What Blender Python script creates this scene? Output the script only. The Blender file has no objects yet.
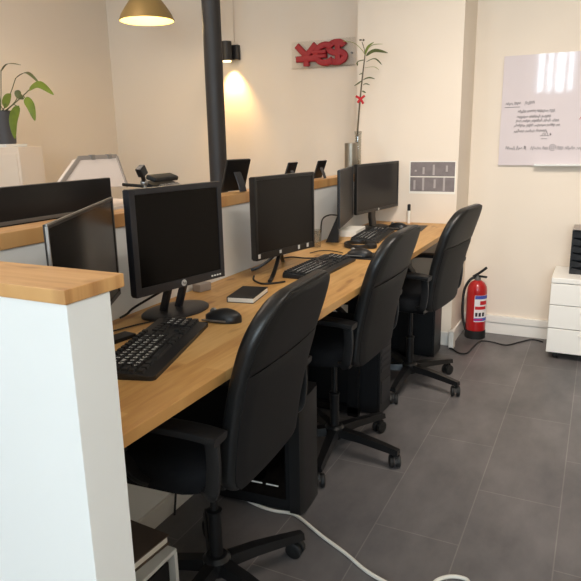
import bpy, bmesh, math, random
from mathutils import Vector, Matrix, Euler
import numpy as np
random.seed(7)
PI = math.pi
C = bpy.context.scene.collection
SC = bpy.context.scene

# ------------------------------------------------------------------ camera
CAM_H = 1.255
F_PX, PITCH, ROLL, YAW = 618.27, 0.240709, 0.0195823, 0.462294
cy, sy = math.cos(YAW), math.sin(YAW)
FWD = Vector((-sy*math.cos(PITCH), cy*math.cos(PITCH), -math.sin(PITCH)))
_r = Vector((cy, sy, 0)); _d = FWD.cross(_r)
RIGHT = math.cos(ROLL)*_r + math.sin(ROLL)*_d
DOWN = -math.sin(ROLL)*_r + math.cos(ROLL)*_d
cam = bpy.data.cameras.new('camera')
cam.sensor_width = 36; cam.lens = 36*F_PX/581; cam.clip_start = .02
co = bpy.data.objects.new('camera', cam); C.objects.link(co)
co.matrix_world = Matrix(((RIGHT.x, -DOWN.x, -FWD.x, 0), (RIGHT.y, -DOWN.y, -FWD.y, 0),
                          (RIGHT.z, -DOWN.z, -FWD.z, CAM_H), (0, 0, 0, 1)))
SC.camera = co
# ------------------------------------------------------------------ light and exposure
SC.view_settings.view_transform = 'Standard'
SC.view_settings.look = 'None'
SC.view_settings.gamma = 1
SC.view_settings.exposure = 0.57
w = bpy.data.worlds.new('world'); SC.world = w; w.use_nodes = True
bg = w.node_tree.nodes['Background']; bg.inputs[0].default_value = (.80, .90, 1, 1); bg.inputs[1].default_value = 2.2


def area(name, loc, rot, size, size_y, power, color, spread=180):
    l = bpy.data.lights.new(name, 'AREA'); l.shape = 'RECTANGLE'; l.size = size; l.size_y = size_y
    l.energy = power; l.color = color; l.spread = math.radians(spread)
    o = bpy.data.objects.new(name, l); o.location = loc; o.rotation_euler = rot; C.objects.link(o); return o


DAY = (.80, .93, 1.0)
WARM = (1.0, .80, .60)
area('window_daylight', (-.74, -2.64, 2.28), (math.radians(80), 0, 0), .62, .9, 20, DAY)
area('added_front_daylight', (.85, -2.64, 1.75), (math.radians(86), 0, 0), 1.45, 1.65, 66, DAY)  # unseen daylight source, added to brighten the partition and near surfaces
area('added_side_daylight', (-2.25, -2.62, 1.6), (math.radians(84), 0, 0), 1.2, 1.4, 14, DAY)  # unseen source, added for more cool daylight from the front
area('aisle_ceiling_lamp', (0.3, 1.7, 2.68), (0, 0, 0), .3, 1.5, 12, (1, .88, .77))
wash = area('added_wall_wash', (-.25, 1.75, 2.66), (0, 0, 0), .3, .3, 8, (1, .90, .80), 88)  # added light with no known fitting, brightens the lower back wall
wash.rotation_euler = (Vector((-.1, 3.9, .0))-wash.location).to_track_quat('-Z', 'Y').to_euler()
area('front_ceiling_lamp', (-0.6, -1.2, 2.68), (0, 0, 0), .3, 1.2, 5, (1, .9, .8))
area('rear_ceiling_lamp', (-2.5, 1.7, 2.68), (0, 0, 0), .3, 1.5, 15, (1, .82, .67))

# ------------------------------------------------------------------ pixel rays (only to measure where things stand)


def ray(x, y): return RIGHT*(x-290.5) + DOWN*(y-290.5) + FWD*F_PX


def atz(x, y, z):
    d = ray(x, y); return d*((z-CAM_H)/d.z) + Vector((0, 0, CAM_H))


def aty(x, y, Y):
    d = ray(x, y); return d*(Y/d.y) + Vector((0, 0, CAM_H))


def atx(x, y, X):
    d = ray(x, y); return d*(X/d.x) + Vector((0, 0, CAM_H))


# ------------------------------------------------------------------ materials
M = {}


def lin(c): return tuple(((v/255)/12.92 if v/255 <= .04045 else ((v/255+.055)/1.055)**2.4) for v in c)


def mat(name, rgb, rough=.5, metal=0., spec=.5, noise=0., nscale=8., bump=0., bscale=60., coat=0., trans=0., emit=None, estr=0., sheen=0.):
    m = bpy.data.materials.new(name); m.use_nodes = True; nt = m.node_tree; b = nt.nodes['Principled BSDF']
    c = (*lin(rgb), 1)
    b.inputs['Base Color'].default_value = c
    b.inputs['Roughness'].default_value = rough; b.inputs['Metallic'].default_value = metal
    b.inputs['Specular IOR Level'].default_value = spec
    b.inputs['Coat Weight'].default_value = coat
    if trans: b.inputs['Transmission Weight'].default_value = trans
    if emit:
        b.inputs['Emission Color'].default_value = (*lin(emit), 1); b.inputs['Emission Strength'].default_value = estr
    tc = nt.nodes.new('ShaderNodeTexCoord')
    if noise:
        n = nt.nodes.new('ShaderNodeTexNoise'); n.inputs['Scale'].default_value = nscale; n.inputs['Detail'].default_value = 4
        nt.links.new(tc.outputs['Object'], n.inputs['Vector'])
        r = nt.nodes.new('ShaderNodeValToRGB')
        r.color_ramp.elements[0].position = .3; r.color_ramp.elements[1].position = .7
        r.color_ramp.elements[0].color = tuple(v*(1-noise) for v in c[:3])+(1,)
        r.color_ramp.elements[1].color = tuple(min(1, v*(1+noise)) for v in c[:3])+(1,)
        nt.links.new(n.outputs['Fac'], r.inputs[0]); nt.links.new(r.outputs[0], b.inputs['Base Color'])
    if bump:
        n2 = nt.nodes.new('ShaderNodeTexNoise'); n2.inputs['Scale'].default_value = bscale; n2.inputs['Detail'].default_value = 3
        nt.links.new(tc.outputs['Object'], n2.inputs['Vector'])
        bp = nt.nodes.new('ShaderNodeBump'); bp.inputs['Strength'].default_value = bump; bp.inputs['Distance'].default_value = .002
        nt.links.new(n2.outputs['Fac'], bp.inputs['Height']); nt.links.new(bp.outputs[0], b.inputs['Normal'])
    M[name] = m; return m


mat('wall_paint', (234, 222, 206), .85, spec=.2, noise=.015, nscale=2, bump=.05, bscale=90)
mat('white_paint', (236, 236, 232), .7, spec=.3, noise=.01, nscale=3, bump=.04)
mat('ceiling_paint', (238, 234, 226), .9, spec=.1)
mat('skirting', (236, 232, 224), .45)
mat('black_plastic', (24, 24, 25), .42, noise=.08, nscale=30)
mat('dark_bezel', (36, 36, 40), .38)
mat('bezel_black', (20, 20, 21), .35)
mat('screen', (8, 7, 7), .22, spec=.2)
mat('screen_matte', (20, 17, 16), .34, spec=.26)
mat('leather', (15, 16, 17), .40, spec=.55, noise=.08, nscale=14, bump=.12, bscale=220)
mat('leather_back', (22, 22, 22), .5, spec=.28, noise=.06, nscale=14, bump=.12, bscale=260)
mat('shell_black', (12, 13, 16), .6, spec=.35, noise=.05)
mat('chair_fabric', (18, 19, 22), .85, spec=.2, bump=.2, bscale=300)
mat('metal_black', (26, 26, 27), .35, metal=.3)
mat('chrome', (190, 190, 190), .25, metal=1)
mat('silver', (150, 148, 144), .38, metal=.8)
mat('pole_paint', (42, 40, 40), .5, noise=.05)
mat('brass', (168, 142, 92), .45, metal=.45, noise=.05)
mat('lamp_inside', (232, 214, 150), .6, emit=(255, 222, 130), estr=.12)
mat('bulb', (255, 240, 200), .5, emit=(255, 225, 160), estr=3)
mat('sign_red', (158, 24, 34), .5)
mat('acrylic_grey', (150, 140, 130), .2)
mat('ext_red', (172, 20, 22), .28, coat=.4)
mat('rubber', (18, 18, 18), .6)
mat('cabinet_white', (238, 236, 230), .4)
mat('cream_white', (226, 212, 196), .5)
mat('printer_white', (226, 214, 206), .5)
mat('printer_grey', (158, 148, 140), .5)
mat('paper', (240, 236, 226), .8)
mat('print_grey', (128, 120, 120), .8, noise=.12, nscale=25)
mat('print_light', (176, 168, 166), .8)
mat('ink', (44, 38, 42), .6)
mat('cover_black', (22, 21, 21), .5)
mat('cable_black', (22, 21, 21), .5)
mat('cable_white', (226, 222, 212), .45)
mat('leaf_green', (104, 122, 34), .45, noise=.25, nscale=14)
mat('leaf_dark', (84, 92, 52), .5, noise=.2, nscale=20)
mat('leaf_pale', (150, 150, 80), .5, noise=.2, nscale=20)
mat('stem_brown', (96, 86, 66), .7, noise=.15)
mat('pot_grey', (66, 66, 70), .55)
mat('soil', (52, 40, 30), .95, noise=.4, nscale=60)
mat('vase_steel', (150, 142, 128), .32, metal=.75)
mat('ribbon_red', (196, 24, 34), .5)
mat('key_black', (30, 30, 31), .5)
mat('legend', (236, 236, 232), .6)
mat('label_white', (232, 228, 226), .5)
mat('label_blue', (70, 84, 170), .5)
mat('label_magenta', (196, 40, 110), .5)
mat('kraft', (96, 82, 72), .7, noise=.08)
mat('white_metal', (222, 222, 218), .4)
mat('sticker_grey', (206, 204, 198), .45)
mat('dark_inside', (14, 14, 15), .8)
mat('cap_black', (14, 14, 14), .4)
mat('tray_black', (20, 20, 21), .3)
mat('led', (232, 232, 226), .4)
mat('amber', (150, 80, 50), .4)


def glassy(name, tint, gloss=.08, rough=.02):
    m = bpy.data.materials.new(name); m.use_nodes = True; nt = m.node_tree; nt.nodes.clear()
    o = nt.nodes.new('ShaderNodeOutputMaterial'); t = nt.nodes.new('ShaderNodeBsdfTransparent'); g = nt.nodes.new('ShaderNodeBsdfGlossy')
    x = nt.nodes.new('ShaderNodeMixShader'); t.inputs[0].default_value = (*tint, 1); g.inputs['Roughness'].default_value = rough
    x.inputs[0].default_value = gloss
    nt.links.new(t.outputs[0], x.inputs[1]); nt.links.new(g.outputs[0], x.inputs[2]); nt.links.new(x.outputs[0], o.inputs[0]); M[name] = m


glassy('window_glass', (.96, .98, 1))
glassy('clear_glass', (.86, .86, .84), .12)
glassy('clear_acrylic', (.975, .97, .965), .03)
glassy('smoked_panel', (.22, .22, .24), .10)


def wood(name, scale_along='Y', stave=.055, tone=((176, 124, 68), (196, 146, 86), (160, 108, 58)), axis2='X'):
    m = bpy.data.materials.new(name); m.use_nodes = True; nt = m.node_tree; b = nt.nodes['Principled BSDF']; L = nt.links
    b.inputs['Roughness'].default_value = .42; b.inputs['Specular IOR Level'].default_value = .4
    tc = nt.nodes.new('ShaderNodeTexCoord'); sp = nt.nodes.new('ShaderNodeSeparateXYZ'); L.new(tc.outputs['Object'], sp.inputs[0])
    cb = nt.nodes.new('ShaderNodeCombineXYZ')
    L.new(sp.outputs[scale_along], cb.inputs[0]); L.new(sp.outputs[axis2], cb.inputs[1])
    br = nt.nodes.new('ShaderNodeTexBrick'); L.new(cb.outputs[0], br.inputs['Vector'])
    br.inputs['Scale'].default_value = 1; br.inputs['Brick Width'].default_value = .42; br.inputs['Row Height'].default_value = stave
    br.inputs['Mortar Size'].default_value = .0006; br.inputs['Bias'].default_value = 0
    br.offset = .37; br.offset_frequency = 2
    br.inputs['Color1'].default_value = (0, 0, 0, 1); br.inputs['Color2'].default_value = (1, 1, 1, 1); br.inputs['Mortar'].default_value = (.15, .15, .15, 1)
    # long grain
    mp = nt.nodes.new('ShaderNodeMapping'); L.new(cb.outputs[0], mp.inputs[0]); mp.inputs['Scale'].default_value = (2.2, 26, 1)
    n = nt.nodes.new('ShaderNodeTexNoise'); n.inputs['Scale'].default_value = 2.4; n.inputs['Detail'].default_value = 6; n.inputs['Distortion'].default_value = .6
    L.new(mp.outputs[0], n.inputs['Vector'])
    mp2 = nt.nodes.new('ShaderNodeMapping'); L.new(cb.outputs[0], mp2.inputs[0]); mp2.inputs['Scale'].default_value = (7, 16, 1)
    kn = nt.nodes.new('ShaderNodeTexNoise'); kn.inputs['Scale'].default_value = 1; kn.inputs['Detail'].default_value = 1; L.new(mp2.outputs[0], kn.inputs['Vector'])
    ad = nt.nodes.new('ShaderNodeMath'); ad.operation = 'MULTIPLY_ADD'; L.new(br.outputs['Color'], ad.inputs[0]); ad.inputs[1].default_value = .34
    L.new(n.outputs['Fac'], ad.inputs[2])
    rp = nt.nodes.new('ShaderNodeValToRGB'); L.new(ad.outputs[0], rp.inputs[0])
    e = rp.color_ramp.elements
    e[0].position = .36; e[0].color = (*lin(tone[2]), 1); e[1].position = .95; e[1].color = (*lin(tone[1]), 1)
    k = e.new(.62); k.color = (*lin(tone[0]), 1)
    r2 = nt.nodes.new('ShaderNodeValToRGB'); L.new(kn.outputs['Fac'], r2.inputs[0])
    r2.color_ramp.elements[0].position = .24; r2.color_ramp.elements[0].color = (.55, .42, .32, 1)
    r2.color_ramp.elements[1].position = .36; r2.color_ramp.elements[1].color = (1, 1, 1, 1)
    mx = nt.nodes.new('ShaderNodeMix'); mx.data_type = 'RGBA'; mx.blend_type = 'MULTIPLY'; mx.inputs[0].default_value = 1
    L.new(rp.outputs[0], mx.inputs[6]); L.new(r2.outputs[0], mx.inputs[7]); L.new(mx.outputs[2], b.inputs['Base Color'])
    bp = nt.nodes.new('ShaderNodeBump'); bp.inputs['Strength'].default_value = .12; bp.inputs['Distance'].default_value = .001
    L.new(n.outputs['Fac'], bp.inputs['Height']); L.new(bp.outputs[0], b.inputs['Normal'])
    M[name] = m


wood('oak_desk', tone=((200, 152, 90), (214, 170, 108), (186, 136, 78)))
wood('oak_ledge', tone=((196, 146, 90), (214, 168, 112), (180, 128, 76)))
wood('oak_cap', scale_along='X', axis2='Y', tone=((208, 158, 100), (222, 176, 118), (192, 140, 84)))


def floor_mat():
    m = bpy.data.materials.new('vinyl_floor'); m.use_nodes = True; nt = m.node_tree; b = nt.nodes['Principled BSDF']; L = nt.links
    tc = nt.nodes.new('ShaderNodeTexCoord'); sp = nt.nodes.new('ShaderNodeSeparateXYZ'); L.new(tc.outputs['Object'], sp.inputs[0])
    a1 = nt.nodes.new('ShaderNodeMath'); a1.operation = 'ADD'; a1.inputs[1].default_value = -2.10+7; L.new(sp.outputs['Y'], a1.inputs[0])
    a2 = nt.nodes.new('ShaderNodeMath'); a2.operation = 'ADD'; a2.inputs[1].default_value = .572+5.5; L.new(sp.outputs['X'], a2.inputs[0])
    cb = nt.nodes.new('ShaderNodeCombineXYZ'); L.new(a1.outputs[0], cb.inputs[0]); L.new(a2.outputs[0], cb.inputs[1])
    br = nt.nodes.new('ShaderNodeTexBrick'); L.new(cb.outputs[0], br.inputs['Vector'])
    br.inputs['Scale'].default_value = 1; br.inputs['Brick Width'].default_value = .70; br.inputs['Row Height'].default_value = .275
    br.inputs['Mortar Size'].default_value = .0022; br.inputs['Mortar Smooth'].default_value = .3; br.offset = .5
    br.inputs['Color1'].default_value = (*lin((99, 96, 96)), 1); br.inputs['Color2'].default_value = (*lin((109, 106, 106)), 1)
    br.inputs['Mortar'].default_value = (*lin((128, 124, 122)), 1)
    n = nt.nodes.new('ShaderNodeTexNoise'); n.inputs['Scale'].default_value = 5; n.inputs['Detail'].default_value = 8; n.inputs['Roughness'].default_value = .62
    mp = nt.nodes.new('ShaderNodeMapping'); mp.inputs['Scale'].default_value = (1, .5, 1); L.new(tc.outputs['Object'], mp.inputs[0]); L.new(mp.outputs[0], n.inputs['Vector'])
    r = nt.nodes.new('ShaderNodeValToRGB'); L.new(n.outputs['Fac'], r.inputs[0])
    r.color_ramp.elements[0].position = .3; r.color_ramp.elements[0].color = (.68, .68, .69, 1); r.color_ramp.elements[1].position = .7; r.color_ramp.elements[1].color = (1.28, 1.26, 1.24, 1)
    mx = nt.nodes.new('ShaderNodeMix'); mx.data_type = 'RGBA'; mx.blend_type = 'MULTIPLY'; mx.inputs[0].default_value = 1
    L.new(br.outputs['Color'], mx.inputs[6]); L.new(r.outputs[0], mx.inputs[7]); L.new(mx.outputs[2], b.inputs['Base Color'])
    b.inputs['Roughness'].default_value = .42; b.inputs['Specular IOR Level'].default_value = .42
    bp = nt.nodes.new('ShaderNodeBump'); bp.inputs['Strength'].default_value = .08; bp.inputs['Distance'].default_value = .002
    L.new(n.outputs['Fac'], bp.inputs['Height']); L.new(bp.outputs[0], b.inputs['Normal'])
    M['vinyl_floor'] = m


floor_mat()


def board_mat():
    m = mat('board_glass', (222, 212, 214), .05, spec=.5)
    m.node_tree.nodes['Principled BSDF'].inputs['IOR'].default_value = 1.55


board_mat()

# ------------------------------------------------------------------ mesh helpers


class MB:
    def __init__(s): s.bm = bmesh.new(); s.sm = False

    def _xf(s, vs, loc, rot):
        mt = Matrix.Translation(loc) @ (rot.to_matrix().to_4x4() if isinstance(rot, Euler) else rot if rot is not None else Matrix.Identity(4))
        for v in vs: v.co = mt @ v.co

    def box(s, c, size, rot=None, bev=0., seg=2):
        r = bmesh.ops.create_cube(s.bm, size=1); vs = r['verts']
        for v in vs: v.co = Vector((v.co.x*size[0], v.co.y*size[1], v.co.z*size[2]))
        if bev:
            es = list({e for v in vs for e in v.link_edges})
            rb = bmesh.ops.bevel(s.bm, geom=es, offset=bev, segments=seg, profile=.5, affect='EDGES')
            vs = list({v for f in rb['faces'] for v in f.verts} | {v for v in vs if v.is_valid})
        s._xf(vs, Vector(c), Euler(rot) if rot is not None and not isinstance(rot, (Euler, Matrix)) else rot); return s

    def bx(s, x0, x1, y0, y1, z0, z1, bev=0.): return s.box(((x0+x1)/2, (y0+y1)/2, (z0+z1)/2), (x1-x0, y1-y0, z1-z0), None, bev)

    def loft(s, rings, closed=True, cap=True):
        R = [[s.bm.verts.new(p) for p in ring] for ring in rings]
        n = len(R[0])
        for a, b in zip(R, R[1:]):
            for i in range(n if closed else n-1):
                s.bm.faces.new((a[i], a[(i+1) % n], b[(i+1) % n], b[i]))
        if cap and closed:
            s.bm.faces.new(R[0][::-1]); s.bm.faces.new(R[-1])
        return s

    def lathe(s, prof, c=(0, 0, 0), seg=24, axis=None, cap=True):
        rings = []
        q = Vector(axis).to_track_quat('Z', 'Y') if axis is not None else None
        for r, z in prof:
            ring = []
            for i in range(seg):
                a = 2*PI*i/seg; p = Vector((r*math.cos(a), r*math.sin(a), z))
                ring.append((q @ p if q else p)+Vector(c))
            rings.append(ring)
        return s.loft(rings, True, cap)

    def rod(s, p0, p1, r0, r1=None, seg=14):
        p0 = Vector(p0); p1 = Vector(p1); d = p1-p0
        return s.lathe([(r0, 0), (r1 if r1 is not None else r0, d.length)], p0, seg, d.normalized())

    def tube(s, pts, r, seg=8, flat=None, up=(0, 0, 1)):
        pts = [Vector(p) for p in pts]; rings = []; n = None
        for i, p in enumerate(pts):
            t = (pts[min(i+1, len(pts)-1)]-pts[max(i-1, 0)]).normalized()
            if n is None:
                u = Vector(up); n = (u - t*u.dot(t))
                if n.length < 1e-3: n = Vector((1, 0, 0)) - t*t.x
                n.normalize()
            else: n = (n - t*n.dot(t)).normalized()
            b = t.cross(n); rr = r(i/(len(pts)-1)) if callable(r) else r
            ring = []
            for k in range(seg):
                a = 2*PI*k/seg
                if flat:
                    wx, wz = flat; e = .45
                    ca, sa = math.cos(a), math.sin(a)
                    ring.append(p + b*(math.copysign(abs(ca)**e, ca)*wx) + n*(math.copysign(abs(sa)**e, sa)*wz))
                else: ring.append(p + (n*math.sin(a)+b*math.cos(a))*rr)
            rings.append(ring)
        return s.loft(rings)

    def prism(s, pts, d):
        d = Vector(d)
        return s.loft([[Vector(p) for p in pts], [Vector(p)+d for p in pts]])

    def ball(s, c, r, sc=(1, 1, 1), seg=16):
        q = bmesh.ops.create_uvsphere(s.bm, u_segments=seg, v_segments=seg//2+2, radius=r)
        for v in q['verts']: v.co = Vector((v.co.x*sc[0], v.co.y*sc[1], v.co.z*sc[2]))+Vector(c)
        return s

    def build(s, name, m, parent=None, smooth=True, angle=40):
        bmesh.ops.recalc_face_normals(s.bm, faces=s.bm.faces[:])
        me = bpy.data.meshes.new(name); s.bm.to_mesh(me); s.bm.free()
        return link(name, me, m, parent, smooth, angle)


def link(name, me, m, parent=None, smooth=True, angle=40):
    if m is not None:
        me.materials.clear(); me.materials.append(M[m])
    if smooth and len(me.polygons):
        me.polygons.foreach_set('use_smooth', [True]*len(me.polygons)); me.set_sharp_from_angle(angle=math.radians(angle))
    o = bpy.data.objects.new(name, me); C.objects.link(o)
    if smooth:
        wn = o.modifiers.new('normals', 'WEIGHTED_NORMAL'); wn.keep_sharp = True
    if parent: o.parent = parent
    return o


def tag(o, label, cat, group=None, kind=None):
    o['label'] = label; o['category'] = cat
    if group: o['group'] = group
    if kind: o['kind'] = kind
    return o


def thing(name, label, cat, loc=(0, 0, 0), rz=0, group=None):
    o = bpy.data.objects.new(name, None); o.empty_display_size = .05; C.objects.link(o)
    o.location = loc; o.rotation_euler = (0, 0, rz)
    return tag(o, label, cat, group)


def struct(name, mb, m, parent=None):
    o = mb.build(name, m, parent)
    if not parent: o['kind'] = 'structure'
    return o


def kids(o): return [c for c in C.objects if c.parent == o]


def copy_tree(o, parent=None):
    c = o.copy(); C.objects.link(c); c.parent = parent
    for ch in kids(o): copy_tree(ch, c)
    return c


def spline(pts, n=8):
    P = [Vector(p) for p in pts]; out = []
    for i in range(len(P)-1):
        p0 = P[max(i-1, 0)]; p1 = P[i]; p2 = P[i+1]; p3 = P[min(i+2, len(P)-1)]
        for k in range(n):
            t = k/n
            out.append(.5*((2*p1)+(p2-p0)*t+(2*p0-5*p1+4*p2-p3)*t*t+(3*p1-p0-3*p2+p3)*t**3))
    out.append(P[-1]); return out


def text_mesh(txt, size, extrude=0., offset=0., align='CENTER'):
    cu = bpy.data.curves.new('text', 'FONT'); cu.body = txt; cu.size = size; cu.extrude = extrude; cu.offset = offset; cu.align_x = align; cu.align_y = 'CENTER'
    cu.resolution_u = 4
    o = bpy.data.objects.new('text', cu); C.objects.link(o)
    dg = bpy.context.evaluated_depsgraph_get()
    me = bpy.data.meshes.new_from_object(o.evaluated_get(dg))
    bpy.data.objects.remove(o); bpy.data.curves.remove(cu)
    return me


def cable(name, pts, r, m, label, n=8, group=None, parent=None):
    o = MB().tube(spline(pts, n), r, 8).build(name, m, parent)
    if parent is None: tag(o, label, 'cable', group)
    return o


# ================================================================== SETTING
XL, XR, YB, YF, ZC = -3.56, 1.7, 4.03, -2.5, 2.75
COLX0, COLX1, COLY = -1.355, -.738, 3.67
struct('floor', MB().bx(XL-.1, XR+.1, YF-.2, YB+.1, -.1, 0), 'vinyl_floor')
struct('ceiling', MB().bx(XL-.1, XR+.1, YF-.2, YB+.1, ZC, ZC+.1), 'ceiling_paint')
struct('wall_back', MB().bx(XL-.1, XR+.1, YB, YB+.1, 0, ZC), 'wall_paint')
struct('wall_left', MB().bx(XL-.1, XL, YF, YB, 0, ZC), 'wall_paint')
struct('wall_right', MB().bx(XR, XR+.1, YF, YB, 0, ZC), 'wall_paint')
struct('wall_column', MB().bx(COLX0, COLX1, COLY, YB, 0, ZC), 'wall_paint')
wf = MB()
W1 = (-1.03, -.45, 1.83, 2.70); W3 = (.1, 1.6, .9, 2.60); W2 = (-2.9, -1.6, .85, 2.4)
yw0, yw1 = YF-.12, YF
wf.bx(XL-.1, W2[0], yw0, yw1, 0, ZC); wf.bx(W2[0], W2[1], yw0, yw1, 0, W2[2]); wf.bx(W2[0], W2[1], yw0, yw1, W2[3], ZC)
wf.bx(W2[1], W1[0], yw0, yw1, 0, ZC); wf.bx(W1[0], W1[1], yw0, yw1, 0, W1[2]); wf.bx(W1[0], W1[1], yw0, yw1, W1[3], ZC)
wf.bx(W1[1], W3[0], yw0, yw1, 0, ZC); wf.bx(W3[0], W3[1], yw0, yw1, 0, W3[2]); wf.bx(W3[0], W3[1], yw0, yw1, W3[3], ZC); wf.bx(W3[1], XR+.1, yw0, yw1, 0, ZC)
struct('wall_front', wf, 'wall_paint')


def window(name, W, bars):
    f = MB(); t = .045
    f.bx(W[0], W[1], YF-.07, YF-.01, W[2], W[2]+t); f.bx(W[0], W[1], YF-.07, YF-.01, W[3]-t, W[3])
    f.bx(W[0], W[0]+t, YF-.07, YF-.01, W[2]+t, W[3]-t); f.bx(W[1]-t, W[1], YF-.07, YF-.01, W[2]+t, W[3]-t)
    for b in bars: f.bx(b-.028, b+.028, YF-.07, YF-.01, W[2]+t, W[3]-t)
    o = struct(name, f, 'dark_bezel')
    MB().bx(W[0]+t, W[1]-t, YF-.042, YF-.038, W[2]+t, W[3]-t).build('pane', 'window_glass', o)


window('window_1', W1, (-.875, -.755, -.585))
window('window_3_added', W3, (.6, 1.1))  # unseen window, placed and sized for the daylight it lets in
window('window_2_added', W2, (-2.25,))  # unseen window, put in for extra daylight
# skirtings
struct('baseboard_back', MB().bx(COLX1+.012, XR, YB-.014, YB, 0, .075, .003).bx(COLX1+.012, XR, YB-.022, YB, .077, .122, .004), 'skirting')
struct('baseboard_column', MB().bx(-1.22, COLX1, COLY-.012, COLY, 0, .085, .003).bx(COLX1, COLX1+.012, COLY-.012, YB-.03, 0, .085, .003), 'skirting')
# partition behind the desks and the low end wall
PX0, PX1 = -1.312, -1.24
ST0, ST1, STX = .615, .704, -.661
part = MB().bx(PX0, PX1, .615, COLY-.002, 0, 1.014)
struct('wall_partition', part, 'white_paint')
struct('wall_end', MB().bx(PX1+.001, STX, ST0, ST1, 0, 1.0325, .002), 'white_paint')
struct('trim_partition', MB().bx(PX1, PX1+.012, ST1+.004, COLY-.02, 0, .07, .002), 'skirting')
ledge = tag(MB().bx(PX0-.008, PX1+.006, .58, COLY-.003, 1.015, 1.055, .003).build('ledge', 'oak_ledge'),
            'long oak ledge capping the white partition behind the monitors', 'ledge')
capo = tag(MB().bx(PX1+.008, -.658, .611, .735, 1.033, 1.055, .002).build('cap_board', 'oak_cap'),
           'thick oak cap board on the white end wall in the near corner', 'cap board')

# ================================================================== DESK
DX0, DX1, DZ = PX1+.001, -.718, .75
desk = thing('desk', 'long oak worktop along the white partition, holding the row of monitors', 'desk', (0, 0, 0))
MB().bx(DX0, DX1, ST1+.002, COLY-.003, DZ-.026, DZ, .002).build('worktop', 'oak_desk', desk)
for y in (.76, 2.50, 3.33):
    lg = MB().box((-.93, y, .36), (.05, .03, .725)).box((-1.19, y, .36), (.05, .03, .725)).box((-1.06, y, .03), (.31, .03, .03)).box((-1.06, y, .705), (.31, .03, .03))
    lg.build('leg', 'metal_black', desk)
odesk = thing('desk', 'worktop beyond the partition and its ledge, carrying the pale machine', 'desk', (0, 0, 0))
MB().bx(-1.87, PX0-.012, .5, 3.5, DZ-.026, DZ, .002).build('worktop', 'oak_desk', odesk)
for y in (.7, 2.0, 3.3):
    for x in (-1.83, -1.45): MB().box((x, y, .36), (.04, .04, .725)).build('leg', 'metal_black', odesk)


# ================================================================== CHAIRS
def rrect(wx, wy, r, n=5):
    out = []
    for cx_, cy_, a0 in ((wx-r, wy-r, 0), (-wx+r, wy-r, PI/2), (-wx+r, -wy+r, PI), (wx-r, -wy+r, 3*PI/2)):
        for k in range(n+1):
            a = a0+PI/2*k/n; out.append((cx_+r*math.cos(a), cy_+r*math.sin(a)))
    return out


def back_x(z):   # rear face of the back, leaning away from the desk as it rises
    t = (z-.45)/.49
    return .183 + .122*max(0, t)**1.6


BW, BT, ZB, ZT = .217, .042, .445, .938


def back_half(z):
    t = (z-ZB)/(ZT-ZB)
    wv = BW*(.90+.10*min(1, t*1.6))
    R = .13
    if z > ZT-R: wv = wv-R+math.sqrt(max(0, R*R-(z-(ZT-R))**2))
    Rb = .05
    if z < ZB+Rb: wv = wv-Rb+math.sqrt(max(0, Rb*Rb-(ZB+Rb-z)**2))
    return wv


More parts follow.
